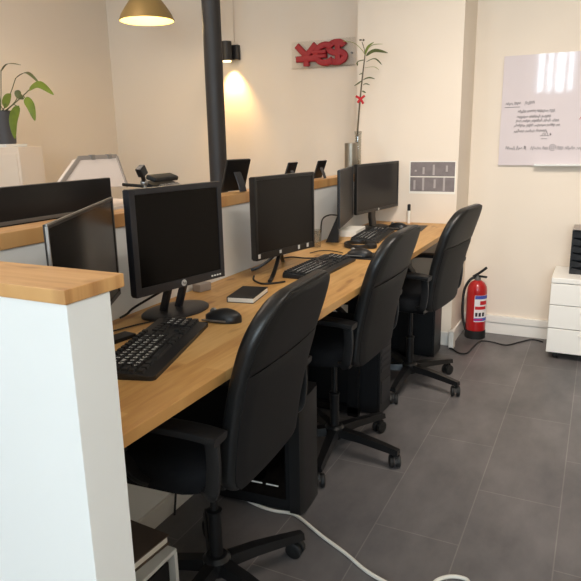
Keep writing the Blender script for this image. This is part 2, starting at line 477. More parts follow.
def make_chair():
    t = thing('office_chair', '', 'chair')
    # seat cushion
    s = MB(); rings = []
    for z, k in ((.448, .86), (.456, .96), (.475, 1.0), (.505, 1.0), (.522, .96), (.532, .86), (.535, .6)):
        rings.append([Vector((x-.10, y, z - .018*max(0, -(x)/.24)**2)) for x, y in rrect(.235*k, .248*k, .09*k, 6)])
    s.loft(rings); s.build('seat', 'chair_fabric', t)
    MB().bx(-.14, .12, -.14, .14, .42, .450, .008).build('seat_plate', 'metal_black', t)
    # backrest: padded leather loft, thin at rim
    bk = MB(); rings = []
    zs = [ZB+i*(ZT-ZB)/34 for i in range(35)]
    # finer at the ends
    zs = sorted(set([round(z, 5) for z in zs]+[ZB+.004, ZB+.01, ZT-.004, ZT-.012, ZT-.02]))
    for z in zs:
        wv = max(back_half(z), .02); e = min((z-ZB), (ZT-z)); th = BT*(.35+.65*min(1, math.sqrt(max(0, e)/.022)))
        xr = back_x(z); ring = []
        for x, y in rrect(th/2, wv, min(th/2*.8, wv*.8), 5):
            bow = .012*(abs(y)/BW)**2.2      # sides wrap towards the sitter
            pad = .008*math.cos(min(1, abs(y)/wv)*PI/2) if x < 0 else 0
            ring.append(Vector((xr-th/2+x-bow-pad-(BT-th)/2, y, z)))
        rings.append(ring)
    bk.loft(rings); bk.build('backrest', 'leather', t, True, 60)
    # rear shell panel over the lower back, rear upholstery panel above the seam
    for nm, z0, z1, mt_, off in (('back_shell', .452, .755, 'shell_black', .007), ('back_panel', .758, .930, 'leather_back', .005)):
        p = MB(); fr = []; rr = []
        n = 18
        outer = []; inner = []
        for i in range(n+1):
            z = z0+(z1-z0)*i/n; wv = back_half(z)-.012
            e = off*min(1, min(z-z0, z1-z)/.012+.25)
            ro = []; ri = []
            for j in range(17):
                u = -1+2*j/16; y = u*wv; bow = .012*(abs(y)/BW)**2.2
                edge = e*min(1, (1-abs(u))/.06+.15)
                ro.append(Vector((back_x(z)-bow+edge, y, z))); ri.append(Vector((back_x(z)-bow-.012, y, z)))
            outer.append(ro); inner.append(ri)
        vo = [[p.bm.verts.new(v) for v in r] for r in outer]; vi = [[p.bm.verts.new(v) for v in r] for r in inner]
        for i in range(n):
            for j in range(16):
                p.bm.faces.new((vo[i][j], vo[i][j+1], vo[i+1][j+1], vo[i+1][j])); p.bm.faces.new((vi[i][j], vi[i+1][j], vi[i+1][j+1], vi[i][j+1]))
        for i in range(n):
            p.bm.faces.new((vo[i][0], vo[i+1][0], vi[i+1][0], vi[i][0])); p.bm.faces.new((vo[i][16], vi[i][16], vi[i+1][16], vo[i+1][16]))
        for j in range(16):
            p.bm.faces.new((vo[0][j], vi[0][j], vi[0][j+1], vo[0][j+1])); p.bm.faces.new((vo[n][j], vo[n][j+1], vi[n][j+1], vi[n][j]))
        p.build(nm, mt_, t, True, 60)
    # back support bar between seat plate and shell
    MB().tube([(.06, 0, .434), (.12, 0, .434), (.155, 0, .45), (.165, 0, .53)], 0, 12, (.035, .008)).build('back_bracket', 'metal_black', t)
    # arms: pad with a drooping front and a broad rear bracket down to the seat
    for sgn in (-1, 1):
        y = sgn*.255
        ap = spline([(.185, y, .630), (.13, y, .636), (.03, y, .636), (-.06, y, .632), (-.11, y, .612), (-.125, y, .575), (-.095, y, .535)], 6)
        a = MB().tube(ap, 0, 14, (.029, .011)); ao = a.build('armrest', 'black_plastic', t, True, 50)
        MB().tube(spline([(.160, y, .630), (.164, y, .57), (.160, y, .52), (.152, y-sgn*.002, .488), (.13, y-sgn*.012, .476)], 6), 0, 12, (.007, .017), ).build('arm_bracket', 'black_plastic', ao, True, 50)
        MB().tube(spline([(-.095, y, .537), (-.05, y, .498), (-.02, y-sgn*.012, .482)], 6), 0, 10, (.02, .008)).build('front_strut', 'black_plastic', ao, True, 50)
    MB().lathe([(.019, .10), (.019, .25), (.022, .252), (.022, .258), (.011, .26), (.011, .42)], seg=20).build('gas_lift', 'metal_black', t)
    MB().lathe([(.034, .062), (.04, .075), (.04, .108), (.03, .118)], seg=20).build('base_hub', 'metal_black', t)
    return t


def add_base(t, a0):
    for k in range(5):
        a = math.radians(a0+72*k); ca, sa = math.cos(a), math.sin(a)
        def P(r, z): return Vector((ca*r, sa*r, z))
        lg = MB(); n = Vector((-sa, ca, 0)); rings = []
        for r, z, hw, hh in ((.025, .092, .024, .016), (.12, .090, .022, .014), (.22, .080, .019, .012), (.285, .072, .016, .010)):
            rings.append([P(r, z)+n*hw-Vector((0, 0, hh)), P(r, z)+n*hw*.7+Vector((0, 0, hh)), P(r, z)-n*hw*.7+Vector((0, 0, hh)), P(r, z)-n*hw-Vector((0, 0, hh))])
        lg.loft(rings); lo = lg.build('base_leg', 'metal_black', t, False)
        c = MB(); c.rod(P(.272, .05), P(.272, .072), .007)
        b = a+1.1*k+.6; ax = Vector((math.cos(b), math.sin(b), 0)); cc = P(.272, .026)+Vector((-ax.y, ax.x, 0))*.012
        for sg in (-1, 1): c.lathe([(.012, -.008), (.024, -.008), (.026, -.004), (.026, .005), (.02, .008), (.008, .008)], cc+ax*sg*.014, 18, ax*sg)
        c.tube([cc+Vector((-ax.y, ax.x, 0))*dx*.028+Vector((0, 0, dz*.029)) for dx, dz in ((.55, .3), (.3, .8), (-.2, 1.0), (-.8, .62), (-1.05, 0.1))], 0, 8, (.005, .004))
        c.build('caster', 'rubber', lo)


chair_specs = [
    ((-.880, 1.264), 3, 57, 'nearest black office chair, its high leather back between the notebook and the end wall'),
    ((-.886, 2.158), -1, -8, 'middle black office chair in front of the monitor with silver stickers'),
    ((-.805, 2.985), -6, -18, 'farthest black office chair, beside the red fire extinguisher'),
]
for i, ((x, y), rz, a0, lab) in enumerate(chair_specs):
    ch = make_chair() if i == 0 else copy_tree(proto)
    if i == 0: proto = copy_tree(ch)
    ch.location = (x, y, 0); ch.rotation_euler = (0, 0, math.radians(rz)); ch['label'] = lab; ch['group'] = 'office chairs along the desk'
    add_base(ch, a0-rz)
for o in kids(proto):
    for q in kids(o): bpy.data.objects.remove(q)
    bpy.data.objects.remove(o)
bpy.data.objects.remove(proto)


# ================================================================== MONITORS
def panel(name, label, cx_, cy_, yaw, z0, z1, wd, depth=.045, bez=(.018, .018, .018, .028), bm_='dark_bezel', sm_='screen', rim=None, tilt=0, group='desktop monitors', back=True):
    """A screen standing at (cx,cy): local +X faces the sitter, local Y runs along the width."""
    t = thing(name, label, 'monitor', (cx_, cy_, DZ), math.radians(-yaw), group)
    h = z1-z0; zc = (z0+z1)/2-DZ
    rt = Matrix.Translation((0, 0, zc)) @ Matrix.Rotation(-math.radians(tilt), 4, 'Y')
    l, r, tp, bt = bez
    def tf(mb):
        for v in mb.bm.verts: v.co = rt @ v.co
        return mb
    f = MB(); hw, hh = wd/2, h/2
    # bezel: four bars round the screen, then the shallow shell behind it
    fd = -min(.018, depth*.4)
    f.bx(fd, .004, -hw, -hw+l, -hh, hh, .002); f.bx(fd, .004, hw-r, hw, -hh, hh, .002)
    f.bx(fd, .004, -hw+l, hw-r, hh-tp, hh, .002); f.bx(fd, .004, -hw+l, hw-r, -hh, -hh+bt, .002)
    tf(f).build('bezel', bm_, t)
    b = MB()
    b.loft([[Vector((x, y*k1, z*k2)) for y, z in ((-hw, -hh), (hw, -hh), (hw, hh), (-hw, hh))] for x, k1, k2 in ((-.004, .995, .995), (-depth*.55, .98, .975), (-depth*.8, .72, .72), (-depth, .6, .55))])
    tf(b).build('back_cover', bm_, t)
    sc_ = MB().bx(-.004, .0015, -hw+l-.001, hw-r+.001, -hh+bt-.001, hh-tp+.001)
    tf(sc_).build('screen', sm_, t)
    if rim:
        q = MB().bx(.0025, .0055, -hw-.001, hw-.012, hh-.003, hh+.0008).bx(.0005, .0055, -hw-.001, -hw+.004, -hh, hh-.004)
        tf(q).build('edge_trim', rim, t)
    return t, rt, hw, hh


def emblem(t, rt, hh, bt, rad, txt=True):
    e = MB().lathe([(rad, 0), (rad, .0015), (rad*.85, .002)], (0, 0, 0), 20, (1, 0, 0))
    for v in e.bm.verts: v.co = rt @ (v.co+Vector((.004, 0, -hh+bt/2)))
    eo = e.build('emblem', 'sticker_grey', t)
    if txt:
        me = text_mesh('hp', rad*1.5, .0002)
        q = Matrix(((0, 0, 1, 0), (1, 0, 0, 0), (0, 1, 0, 0), (0, 0, 0, 1)))
        me.transform(rt @ Matrix.Translation((.0064, 0, -hh+bt/2)) @ q)
        link('lettering', me, 'dark_bezel', eo, False)


def mon_from_px(P0, yaw, cs):
    n = Vector((math.cos(math.radians(yaw)), -math.sin(math.radians(yaw)), 0)); o = Vector((0, 0, CAM_H)); pts = []
    for p in cs:
        d = ray(*p); pts.append(o+d*(n.dot(Vector(P0)-o)/n.dot(d)))
    z1 = (pts[0].z+pts[1].z)/2; z0 = (pts[2].z+pts[3].z)/2
    L = (pts[0]+pts[3])/2; R_ = (pts[1]+pts[2])/2; c = (L+R_)/2
    return c.x, c.y, z0, z1, (R_-L).xy.length


# monitor 1, square-ish with oval foot
cx1, cy1, z0, z1, wd = mon_from_px((-1.03, 1.44, 0), 12, ((125.7, 190.2), (217.3, 181.2), (226.7, 275.1), (137.4, 298.6)))
t, rt, hw, hh = panel('monitor', 'square black monitor on an oval foot behind the nearest keyboard', cx1, cy1, 12, z0, z1, wd, .045, (.019, .017, .016, .024), 'dark_bezel', 'screen')
emblem(t, rt, hh, .024, .009)
for k in range(4): MB().box(rt @ Vector((.0045, hw-.022-.011*k, -hh+.011)), (.003, .006, .004)).build('button', 'led', t)
MB().box((-.078, .005, .07), (.022, .014, .13), (0, math.radians(22), 0), .002).box((-.078, .065, .07), (.022, .014, .13), (0, math.radians(22), 0), .002).box((-.05, 0, .13), (.02, .09, .05), None, .003).build('stand_neck', 'dark_bezel', t)
fb = MB(); fb.loft([[Vector((-.098+.076*k*math.cos(a), .052+.118*k*math.sin(a), z)) for a in [2*PI*i/36 for i in range(36)]] for z, k in ((0, 1), (.006, 1), (.011, .93), (.014, .5))])
fb.build('stand_foot', 'dark_bezel', t)

# monitor 2 with silver stickers, V-shaped wire stand
cx2, cy2, z0, z1, wd = mon_from_px((-1.075, 2.12, 0), 11, ((254.4, 177.4), (314, 171.3), (313.4, 246.6), (255, 262)))
t, rt, hw, hh = panel('monitor', 'black monitor with four silver stickers along its lower bezel', cx2, cy2, 11, z0, z1, wd, .045, (.013, .013, .013, .026), 'bezel_black', 'screen_matte')
for u in (-.92, -.24, .40, .72):
    MB().box(rt @ Vector((.0048, u*hw, -hh+.016)), (.002, .012, .016 if u != -.24 else .012), None, .0008).build('sticker', 'sticker_grey', t)
for lx, ly in ((-.116, -.084), (.075, -.20), (-.12, .13)):
    MB().tube(spline([(-.03, 0, z0-DZ+.03), (-.03+(lx+.03)*.3, ly*.3, .05), (-.03+(lx+.03)*.75, ly*.75, .014), (lx, ly, .006)], 6), 0, 8, (.008, .005)).build('stand_leg', 'bezel_black', t)

# monitors 3: a pair at the far end
cx3, cy3, z0, z1, wd = mon_from_px((-1.135, 3.28, 0), 8.5, ((355.9, 164.5), (399.3, 160.7), (396.8, 206.2), (356.5, 215.1)))
t, rt, hw, hh = panel('monitor', 'wide black monitor at the far desk end, facing the room by the wall paper', cx3, cy3, 8.5, z0, z1, wd, .03, (.012, .012, .012, .016), 'bezel_black', 'screen_matte')
emblem(t, rt, hh, .016, .007, False)
MB().tube([(-.035, 0, z0-DZ+.08), (-.04, 0, .06), (-.03, 0, .004)], 0, 10, (.03, .012)).build('stand_neck', 'bezel_black', t)
MB().loft([[Vector((-.02+.075*k*math.cos(a), .11*k*math.sin(a), z)) for a in [2*PI*i/30 for i in range(30)]] for z, k in ((0, 1), (.006, 1), (.01, .8))]).build('stand_foot', 'bezel_black', t)
cx4, cy4, z0, z1, wd = mon_from_px((-1.14, 2.98, 0), -13, ((339.4, 170.4), (352.8, 165.2), (352.8, 215.8), (339, 230.2)))
t, rt, hw, hh = panel('monitor', 'black monitor turned edge-on at left of the far pair, angled away from the room', cx4, cy4, -13, z0, z1, wd, .018, (.010, .010, .010, .012), 'bezel_black', 'screen_matte')
w0 = MB().prism([(-.03, -.06, .001), (-.095, -.06, .001), (-.025, -.06, .16)], (0, .05, 0)); w0.build('easel_stand', 'bezel_black', t)
# screen by the end wall, standing obliquely (thin silver edge)
cx5, cy5, z0, z1, wd = mon_from_px((-1.08, 1.1, 0), -30, ((52, 221), (109.5, 198), (122, 299.5), (55, 390)))
cx5 += .0; z0 = .83; z1 = 1.108
t, rt, hw, hh = panel('monitor', 'black monitor with thin silver edge, angled behind the oak cap of the end wall', cx5, cy5, -30, z0, z1, wd, .010, (.010, .012, .010, .012), 'bezel_black', 'screen', 'silver')
MB().box((.0055, -hw+.003, z1-DZ-.10), (.003, .006, .035)).build('button', 'silver', t)
MB().tube([(-.018, -.09, z0-DZ+.06), (-.02, -.09, .05), (-.015, -.09, .004)], 0, 10, (.03, .006)).build('stand_neck', 'bezel_black', t)
MB().loft([[Vector((-.02+.05*k*math.cos(a), -.09+.08*k*math.sin(a), z)) for a in [2*PI*i/30 for i in range(30)]] for z, k in ((0, 1), (.006, 1), (.01, .8))]).build('stand_foot', 'bezel_black', t)
# monitor on the far side of the partition, its back to us
t = thing('monitor', 'wide black monitor back rising above the ledge in the left corner of the view', 'monitor', (-1.43, 1.23, DZ), 0, 'desktop monitors')
y1 = atx(111.5, 190, -1.43).y - 1.23
MB().bx(-.02, .0, -.30, y1, .09, 1.1435-DZ, .003).build('back_cover', 'bezel_black', t)
MB().bx(0, .004, -.298, y1-.02, .292, .302, .001).build('edge_trim', 'silver', t)
MB().bx(-.023, -.019, -.29, y1-.01, .10, .38).build('screen', 'screen', t)
MB().box((-.03, 0, .07), (.02, .06, .14)).build('stand_neck', 'bezel_black', t)
MB().box((-.04, 0, .005), (.14, .2, .01), None, .003).build('stand_foot', 'bezel_black', t)


# ================================================================== KEYBOARDS, MICE
ROWS = ["`1234567890'¡", "QWERTYUIOP`+", "ASDFGHJKLÑ´Ç", "<ZXCVBNM,.-"]


def make_keyboard():
    t = thing('keyboard', '', 'keyboard')
    W_, D_ = .415, .145
    b = MB(); b.loft([[Vector((x, y, z0_)) for x, y in rrect(D_/2, W_/2, .012, 4)] for z0_ in (0, .010)] +
                     [[Vector((x*.97, y*.99, .014 - .006*x/(D_/2))) for x, y in rrect(D_/2, W_/2, .012, 4)]])
    b.build('case', 'black_plastic', t)
    k = MB(); leg = []
    def key(x, y, wx, wy):
        z = .014-.006*x/(D_/2)
        pts0 = [Vector((x+sx*wx/2, y+sy_*wy/2, z-.003)) for sx, sy_ in ((-1, -1), (1, -1), (1, 1), (-1, 1))]
        pts1 = [Vector((x+sx*wx/2*.78, y+sy_*wy/2*.8, z+.006)) for sx, sy_ in ((-1, -1), (1, -1), (1, 1), (-1, 1))]
        k.loft([pts0, pts1]); return z+.006
    u = .0182
    rowx = [-.040+u*i for i in range(5)]          # towards the sitter
    y0 = -W_/2+.012
    for i in range(13):
        key(-.062, y0+.009+i*.0215, .014, .016)
    lab = []
    offs = (.0, .026, .031, .022)
    for r, s in enumerate(ROWS):
        if r: key(rowx[r], y0+offs[r]/2, .016, offs[r]-.003)
        for j, chh in enumerate(s):
            yy = y0+offs[r]+u/2+j*u; z = key(rowx[r], yy, .0165, .0165); lab.append((chh, rowx[r]-.002, yy-.002, z))
        ye = y0+offs[r]+len(s)*u; key(rowx[r], (ye+y0+15*u)/2, .0165, y0+15*u-ye-.003)
    for yy, wd_ in ((.012, .024), (.036, .022), (.060, .022), (.140, .115), (.204, .022), (.228, .022), (.255, .026)): key(rowx[4], y0+yy, .0165, wd_-.003)
    for r in range(5):
        for j in range(3):
            if r in (0, 1) or (r == 3 and j == 1) or r == 4: key(rowx[r], y0+15*u+.014+u*j, .0165, .0165)
    for r in range(5):
        for j in range(4):
            z = key(rowx[r], y0+15*u+.014+u*3+.006+u*j, .0165, .0165)
            s = ['*/-+', '789+', '456+', '123.', '0.00'][r]
            if r in (1, 2, 3) and j < 3: lab.append((s[j], rowx[r]-.002, y0+15*u+.014+u*3+.006+u*j, z))
    ko = k.build('keys', 'key_black', t, False)
    bm = bmesh.new()
    for chh, x, y, z in lab:
        me = text_mesh(chh, .0125, 0, .0004); mt_ = Matrix(((0, -1, 0, x), (1, 0, 0, y), (0, 0, 1, z+.0004), (0, 0, 0, 1)))
        me.transform(mt_ @ Matrix.Rotation(-.08*0, 4, 'X')); bm.from_mesh(me); bpy.data.meshes.remove(me)
    me = bpy.data.meshes.new('lettering'); bm.to_mesh(me); bm.free(); link('lettering', me, 'legend', ko, False)
    return t


# local +X points to the sitter (world +X), local Y along the desk
ks = [((-.957, 1.168), 17, 'black keyboard nearest the end wall, in front of the oval-footed monitor'),
      ((-.965, 2.215), 0, 'black keyboard in front of the monitor with silver stickers'),
      ((-1.035, 3.06), 6, 'black keyboard at the far desk end, below the pair of monitors')]
for i, ((x, y), rz, lab) in enumerate(ks):
    kb = make_keyboard() if i == 0 else copy_tree(kb0)
    if i == 0: kb0 = kb
    kb.location = (x, y, DZ); kb.rotation_euler = (0, 0, math.radians(rz)); tag(kb, lab, 'keyboard', 'keyboards on the desk')


def make_mouse():
    t = thing('mouse', '', 'mouse')
    b = MB(); rings = []
    for i in range(13):
        s = i/12; x = -.055+.11*s
        wv = .031*math.sqrt(max(.02, 1-abs(2*s-1)**3)); hh_ = .036*math.sqrt(max(.03, math.sin(PI*min(1, .08+s*.84))))*(.8+.35*s if s < .6 else 1.0)
        ring = []
        for k_ in range(16):
            a = PI*k_/15; ring.append(Vector((x, wv*math.cos(a), .003+hh_*math.sin(a)**.8)))
        rings.append(ring+[Vector((x, -wv*.8, .0)), Vector((x, wv*.8, .0))])
    b.loft(rings); b.build('shell', 'black_plastic', t, True, 60)
    MB().lathe([(.009, -.004), (.011, -.002), (.011, .002), (.009, .004)], (-.03, 0, .027), 16, (0, 1, 0)).build('wheel', 'silver', t)
    for ya_ in (-.0335, .030): MB().bx(-.054, .02, ya_, ya_+.0035, .006, .011, .001).build('side_band', 'silver', t)
    return t


mice = [((-.934, 1.440), 8, 'black mouse on bare oak beside the nearest keyboard', 0), ((-.905, 2.495), 4, 'black mouse on a black mat beside the middle keyboard', .003),
        ((-.99, 3.345), -5, 'black mouse beside the far keyboard, near the white pen', .003)]
for i, ((x, y), rz, lab, dz) in enumerate(mice):
    m_ = make_mouse() if i == 0 else copy_tree(m0)
    if i == 0: m0 = m_
    m_.location = (x, y, DZ+dz); m_.rotation_euler = (0, 0, math.radians(rz)); tag(m_, lab, 'mouse', 'computer mice on the desk')
tag(MB().box((-.905, 2.525, DZ+.0015), (.16, .16, .003), (0, 0, .05), .001).build('mouse_mat', 'cover_black'), 'thin black mouse mat under the middle mouse', 'mouse mat')
tag(MB().box((-.955, 3.425, DZ+.0015), (.19, .22, .003), (0, 0, .1), .001).build('mouse_mat', 'cover_black'), 'thin black mat at the far desk end below the white pen', 'mouse mat')

# ================================================================== DESK SMALLS
nb = thing('notebook', 'closed black notebook with cream page edges behind the nearest chair', 'notebook', (-1.008, 1.708, DZ), math.radians(11))
MB().bx(-.045, .045, -.078, .078, .0, .002, .0005).bx(-.045, .045, -.078, .078, .016, .018, .0005).bx(-.045, -.042, -.078, .078, .002, .016).build('cover', 'cover_black', nb)
MB().bx(-.042, .0435, -.0765, .0765, .002, .016).build('pages', 'paper', nb)
tag(MB().box((-1.098, 1.175, DZ+.006), (.045, .10, .011), (0, 0, -.15), .003).build('smartphone', 'bezel_black'), 'flat black phone lying on the oak by the end wall', 'phone')
pen = thing('marker_pen', 'white marker pen with black cap standing upright at the far desk end', 'pen', (-1.005, 3.62, DZ))
MB().lathe([(.008, 0), (.0085, .005), (.0085, .075), (.007, .08)], seg=16).build('barrel', 'paper', pen)
MB().lathe([(.0095, .076), (.0095, .108), (.007, .114)], seg=16).build('cap', 'cap_black', pen)
gl = thing('drinking_glass', 'small clear glass on the oak right of the stickered monitor', 'glass', (-1.185, 2.655, DZ))
MB().lathe([(.024, 0), (.026, .003), (.030, .085), (.0285, .085), (.0245, .006), (.001, .006)], seg=28, cap=False).build('tumbler', 'clear_glass', gl)
# papers and headset under the far pair
pp = MB().box((-1.165, 3.10, DZ+.017), (.09, .20, .032), (0, 0, .1), .002).build('document_stack', 'paper'); tag(pp, 'white paper pad lying under the edge-on far monitor', 'paper pad')
hs = thing('headset', 'black headset lying on the desk in front of the edge-on far monitor', 'headset', (-1.0, 2.74, DZ), math.radians(20))
MB().tube([(.065*math.cos(a), .075*math.sin(a), .012) for a in [PI*.15+1.7*PI*i/28*1.0 for i in range(29)]], 0, 10, (.004, .010)).build('headband', 'black_plastic', hs)
for sg in (-1, 1): MB().lathe([(.02, 0), (.028, .004), (.028, .018), (.018, .022)], (.058, sg*.034, .0), 20).build('ear_cup', 'rubber', hs)
ab = atz(202, 293, DZ); tag(MB().box((ab.x-.02, ab.y+.03, DZ+.014), (.04, .055, .028), (0, 0, -.2), .004).build('network_adapter', 'printer_grey'), 'small grey adapter box on the oak behind the oval-footed monitor', 'adapter')
# ---- things on the ledge
LZ = 1.055


def make_stand_phone():
    t = thing('desk_phone', '', 'phone')
    a = math.radians(20); u = Vector((math.sin(a), 0, math.cos(a))); n = Vector((math.cos(a), 0, -math.sin(a)))
    mt_ = Matrix(((u.x, 0, n.x, 0), (0, 1, 0, 0), (u.z, 0, n.z, 0), (0, 0, 0, 1)))
    s = MB().box((.064, 0, 0), (.125, .115, .012), None, .003)
    for v in s.bm.verts: v.co = mt_ @ v.co + Vector((-.02, 0, .004))
    s.build('body', 'bezel_black', t)
    sc_ = MB().box((.066, 0, -.0065), (.10, .095, .001))
    for v in sc_.bm.verts: v.co = mt_ @ v.co + Vector((-.02, 0, .004))
    sc_.build('screen', 'screen', t)
    MB().tube([(.012, 0, .075), (.030, 0, .04), (.042, 0, .004)], 0, 8, (.018, .003)).build('kick_stand', 'dark_bezel', t)
    return t


ph = [((-1.28, 2.105), -18, 1.03, 'black desk phone leaning on the ledge beside the black pole'), ((-1.275, 2.575), 0, .78, 'small black phone on the ledge, mostly hidden by the stickered monitor'),
      ((-1.275, 2.915), -5, .74, 'small black phone standing on the ledge nearest the steel vase')]
for i, ((x, y), rz, s, lab) in enumerate(ph):
    p = make_stand_phone() if i == 0 else copy_tree(ph0)
    if i == 0: ph0 = p
    p.location = (x, y, LZ); p.rotation_euler = (0, 0, math.radians(rz)); p.scale = (s, s, s); tag(p, lab, 'phone', 'phones along the ledge')
# flat phone handset and jointed arm near the first monitor
dp = thing('telephone', 'black telephone on the ledge peeking over the oval-footed monitor', 'telephone', (-1.272, 1.665, LZ))
MB().prism([(-.045, -.065, 0), (.045, -.065, 0), (.045, -.065, .045), (-.045, -.065, .075)], (0, .13, 0)).build('body', 'black_plastic', dp)
hsx = MB().box((-.02, 0, .084), (.04, .125, .016), (0, math.radians(18), 0), .005); hsx.build('handset', 'black_plastic', dp)
ky = MB()
for r in range(3):
    for j in range(5): ky.box((.012+.012*r-.006, -.04+.02*j, .062-.0045*r), (.008, .013, .006), (0, math.radians(18), 0))
ky.build('buttons', 'printer_grey', dp, False)
ar = thing('clamp_arm', 'small jointed grey clamp arm standing on the ledge left of the telephone', 'clamp', (-1.275, 1.545, LZ))
MB().box((0, 0, .012), (.05, .05, .024), None, .004).build('clamp_foot', 'printer_grey', ar)
MB().rod((0, 0, .02), (0, .005, .07), .008).ball((0, .005, .075), .012).build('lower_arm', 'silver', ar)
MB().rod((0, .005, .075), (.01, -.012, .10), .007).box((.012, -.018, .112), (.022, .028, .03), (.5, 0, 0), .003).build('head', 'black_plastic', ar)
MB().rod((0, .0, .065), (-.02, -.07, .075), .005).build('side_bar', 'black_plastic', ar)
# ---- pale machine on the far desk
pr = thing('printer', 'pale machine with a sloping grey-rimmed lid behind the ledge', 'printer', (-1.68, 1.75, DZ))
MB().bx(-.16, .16, -.17, .19, 0, .285, .006).build('body', 'printer_white', pr)
MB().bx(.155, .164, -.15, .17, .20, .262).build('front_band', 'printer_grey', pr)
PO = Vector((-1.68, 1.75, DZ)); lid = [atx(57, 190, -1.54)-PO, atx(127, 186, -1.54)-PO, atx(116.5, 156.5, -1.66)-PO, atx(79, 158.5, -1.66)-PO]
MB().prism([Vector(p) for p in lid], (-.03, 0, -.004)).build('lid', 'printer_white', pr)
rm = MB()
for a, b, r_ in ((0, 3, .010), (3, 2, .012), (2, 1, .007)):
    p, q = Vector(lid[a]), Vector(lid[b]); rm.tube([p, (p+q)/2, q], 0, 8, (r_*.75, .005), (1, 0, .5))
rim_o = rm.build('lid_rim', 'printer_grey', pr)
for f_ in (.33, .78): MB().box(lid[3].lerp(lid[2], f_), (.016, .022, .022), None, .003).build('clip', 'silver', rim_o)

# ================================================================== VASES AND STEM
va = thing('vase', 'brushed grey cylinder vase on the ledge behind the far monitors', 'vase', tuple(Vector((-1.275, 3.36, LZ))))
MB().lathe([(.034, 0), (.036, .003), (.037, .168), (.035, .17), (.034, .166), (.033, .01), (.001, .008)], seg=32, cap=False).build('vessel', 'vase_steel', va)
gv = thing('glass_vase', 'slim clear glass vase on the ledge holding the tall stem', 'vase', (-1.285, 3.50, LZ))
MB().lathe([(.016, 0), (.019, .003), (.019, .20), (.022, .235), (.0205, .235), (.017, .20), (.017, .008), (.001, .006)], seg=28, cap=False).build('vessel', 'clear_glass', gv)
YP = 3.50


def pxy(l, Y=YP): return [aty(x, y, Y) for x, y in l]


def leaf(mb, pts, wmax, nrm, fold=.35, n=5):
    sp_ = spline(pts, n); N = len(sp_)-1; rings = []
    L_ = []; 
    for i, p in enumerate(sp_):
        t_ = (sp_[min(i+1, N)]-sp_[max(i-1, 0)]).normalized(); s_ = t_.cross(Vector(nrm)).normalized(); up = s_.cross(t_).normalized()
        f = i/N; wv = wmax*max(.03, math.sin(PI*min(1, f**.75))**.8)
        L_.append((p+s_*wv+up*wv*fold, p, p-s_*wv+up*wv*fold, up))
    for sg in (0, 1):
        pass
    top = [[mb.bm.verts.new(v) for v in r[:3]] for r in L_]
    bot = [[mb.bm.verts.new(v-r[3]*.0008) for v in r[:3]] for r in L_]
    for i in range(N):
        for j in range(2):
            mb.bm.faces.new((top[i][j], top[i][j+1], top[i+1][j+1], top[i+1][j])); mb.bm.faces.new((bot[i][j], bot[i+1][j], bot[i+1][j+1], bot[i][j+1]))
        mb.bm.faces.new((top[i][0], top[i+1][0], bot[i+1][0], bot[i][0])); mb.bm.faces.new((top[i][2], bot[i][2], bot[i+1][2], top[i+1][2]))
    mb.bm.faces.new((top[0][0], bot[0][0], bot[0][1], top[0][1])); mb.bm.faces.new((top[0][1], bot[0][1], bot[0][2], top[0][2]))
    mb.bm.faces.new((top[N][0], top[N][1], bot[N][1], bot[N][0])); mb.bm.faces.new((top[N][1], top[N][2], bot[N][2], bot[N][1]))


basep = Vector((-1.285, 3.50, LZ+.012))
sp0 = thing('bamboo_stem', 'tall thin leafy stem tied with a red ribbon in the glass vase', 'plant', tuple(basep))
def loc(pts, o): return [p-o for p in pts]
stem = [basep]+pxy(((357.2, 140), (359, 112), (361, 90), (363, 72), (365, 55)))
MB().tube(loc(spline(stem, 6), basep), lambda f: .0062-.003*f, 10).build('stem', 'stem_brown', sp0)
for pts, wv, nrm, mt_ in ((((365, 56), (371, 46), (383, 44)), .010, (0, -.3, 1), 'leaf_pale'), (((366, 56), (375, 51), (388, 53)), .013, (0, -.8, .6), 'leaf_dark'),
                          (((366, 62), (375, 59), (382, 65)), .007, (0, -.5, 1), 'leaf_dark'), (((365, 60), (358, 62), (357.5, 66)), .008, (0, -.5, 1), 'leaf_dark'),
                          (((364, 68), (374, 67), (379, 70)), .004, (0, -.3, 1), 'leaf_pale'), (((363, 80), (369, 78), (375, 79)), .008, (0, -.7, 1), 'leaf_dark'),
                          (((362, 81), (358, 84), (354, 86)), .009, (0, -.7, 1), 'leaf_dark'), (((363, 85), (366, 84), (370, 85)), .006, (0, -.7, 1), 'leaf_dark'),
                          (((363, 74), (361, 74), (359, 75)), .006, (0, -.7, 1), 'leaf_dark'), (((362, 91), (364, 92), (366, 93)), .006, (0, -.7, 1), 'leaf_dark'),
                          (((365, 54), (368, 47), (374, 42)), .007, (0, -.8, .4), 'leaf_green')):
    lf = MB(); leaf(lf, loc(pxy(pts), basep), wv, nrm); lf.build('leaf', mt_, sp0)
MB().tube(loc(spline(pxy(((365, 55), (362, 50), (354, 43), (343, 41))), 6), basep), .0018, 6).build('tendril', 'leaf_pale', sp0)
MB().tube(loc(spline(pxy(((365, 55), (364, 48), (362, 42))), 6), basep), .0022, 6).ball(aty(360.5, 40, YP)-basep, .006, (1.5, 1, .7)).ball(aty(363.5, 40, YP)-basep, .006).build('bud', 'stem_brown', sp0)
rb = MB(); c0 = aty(360.3, 99, YP-.012)-basep
rb.box(c0, (.016, .014, .014), (0, .3, 0), .003)
for dx, dz, a in ((-.016, .011, .5), (.016, .010, -.6), (.012, -.016, 1.0), (-.008, -.010, -.9)):
    rb.box(c0+Vector((dx, 0, dz)), (.026, .006, .013), (0, a, 0), .002)
rb.build('ribbon_bow', 'ribbon_red', sp0)

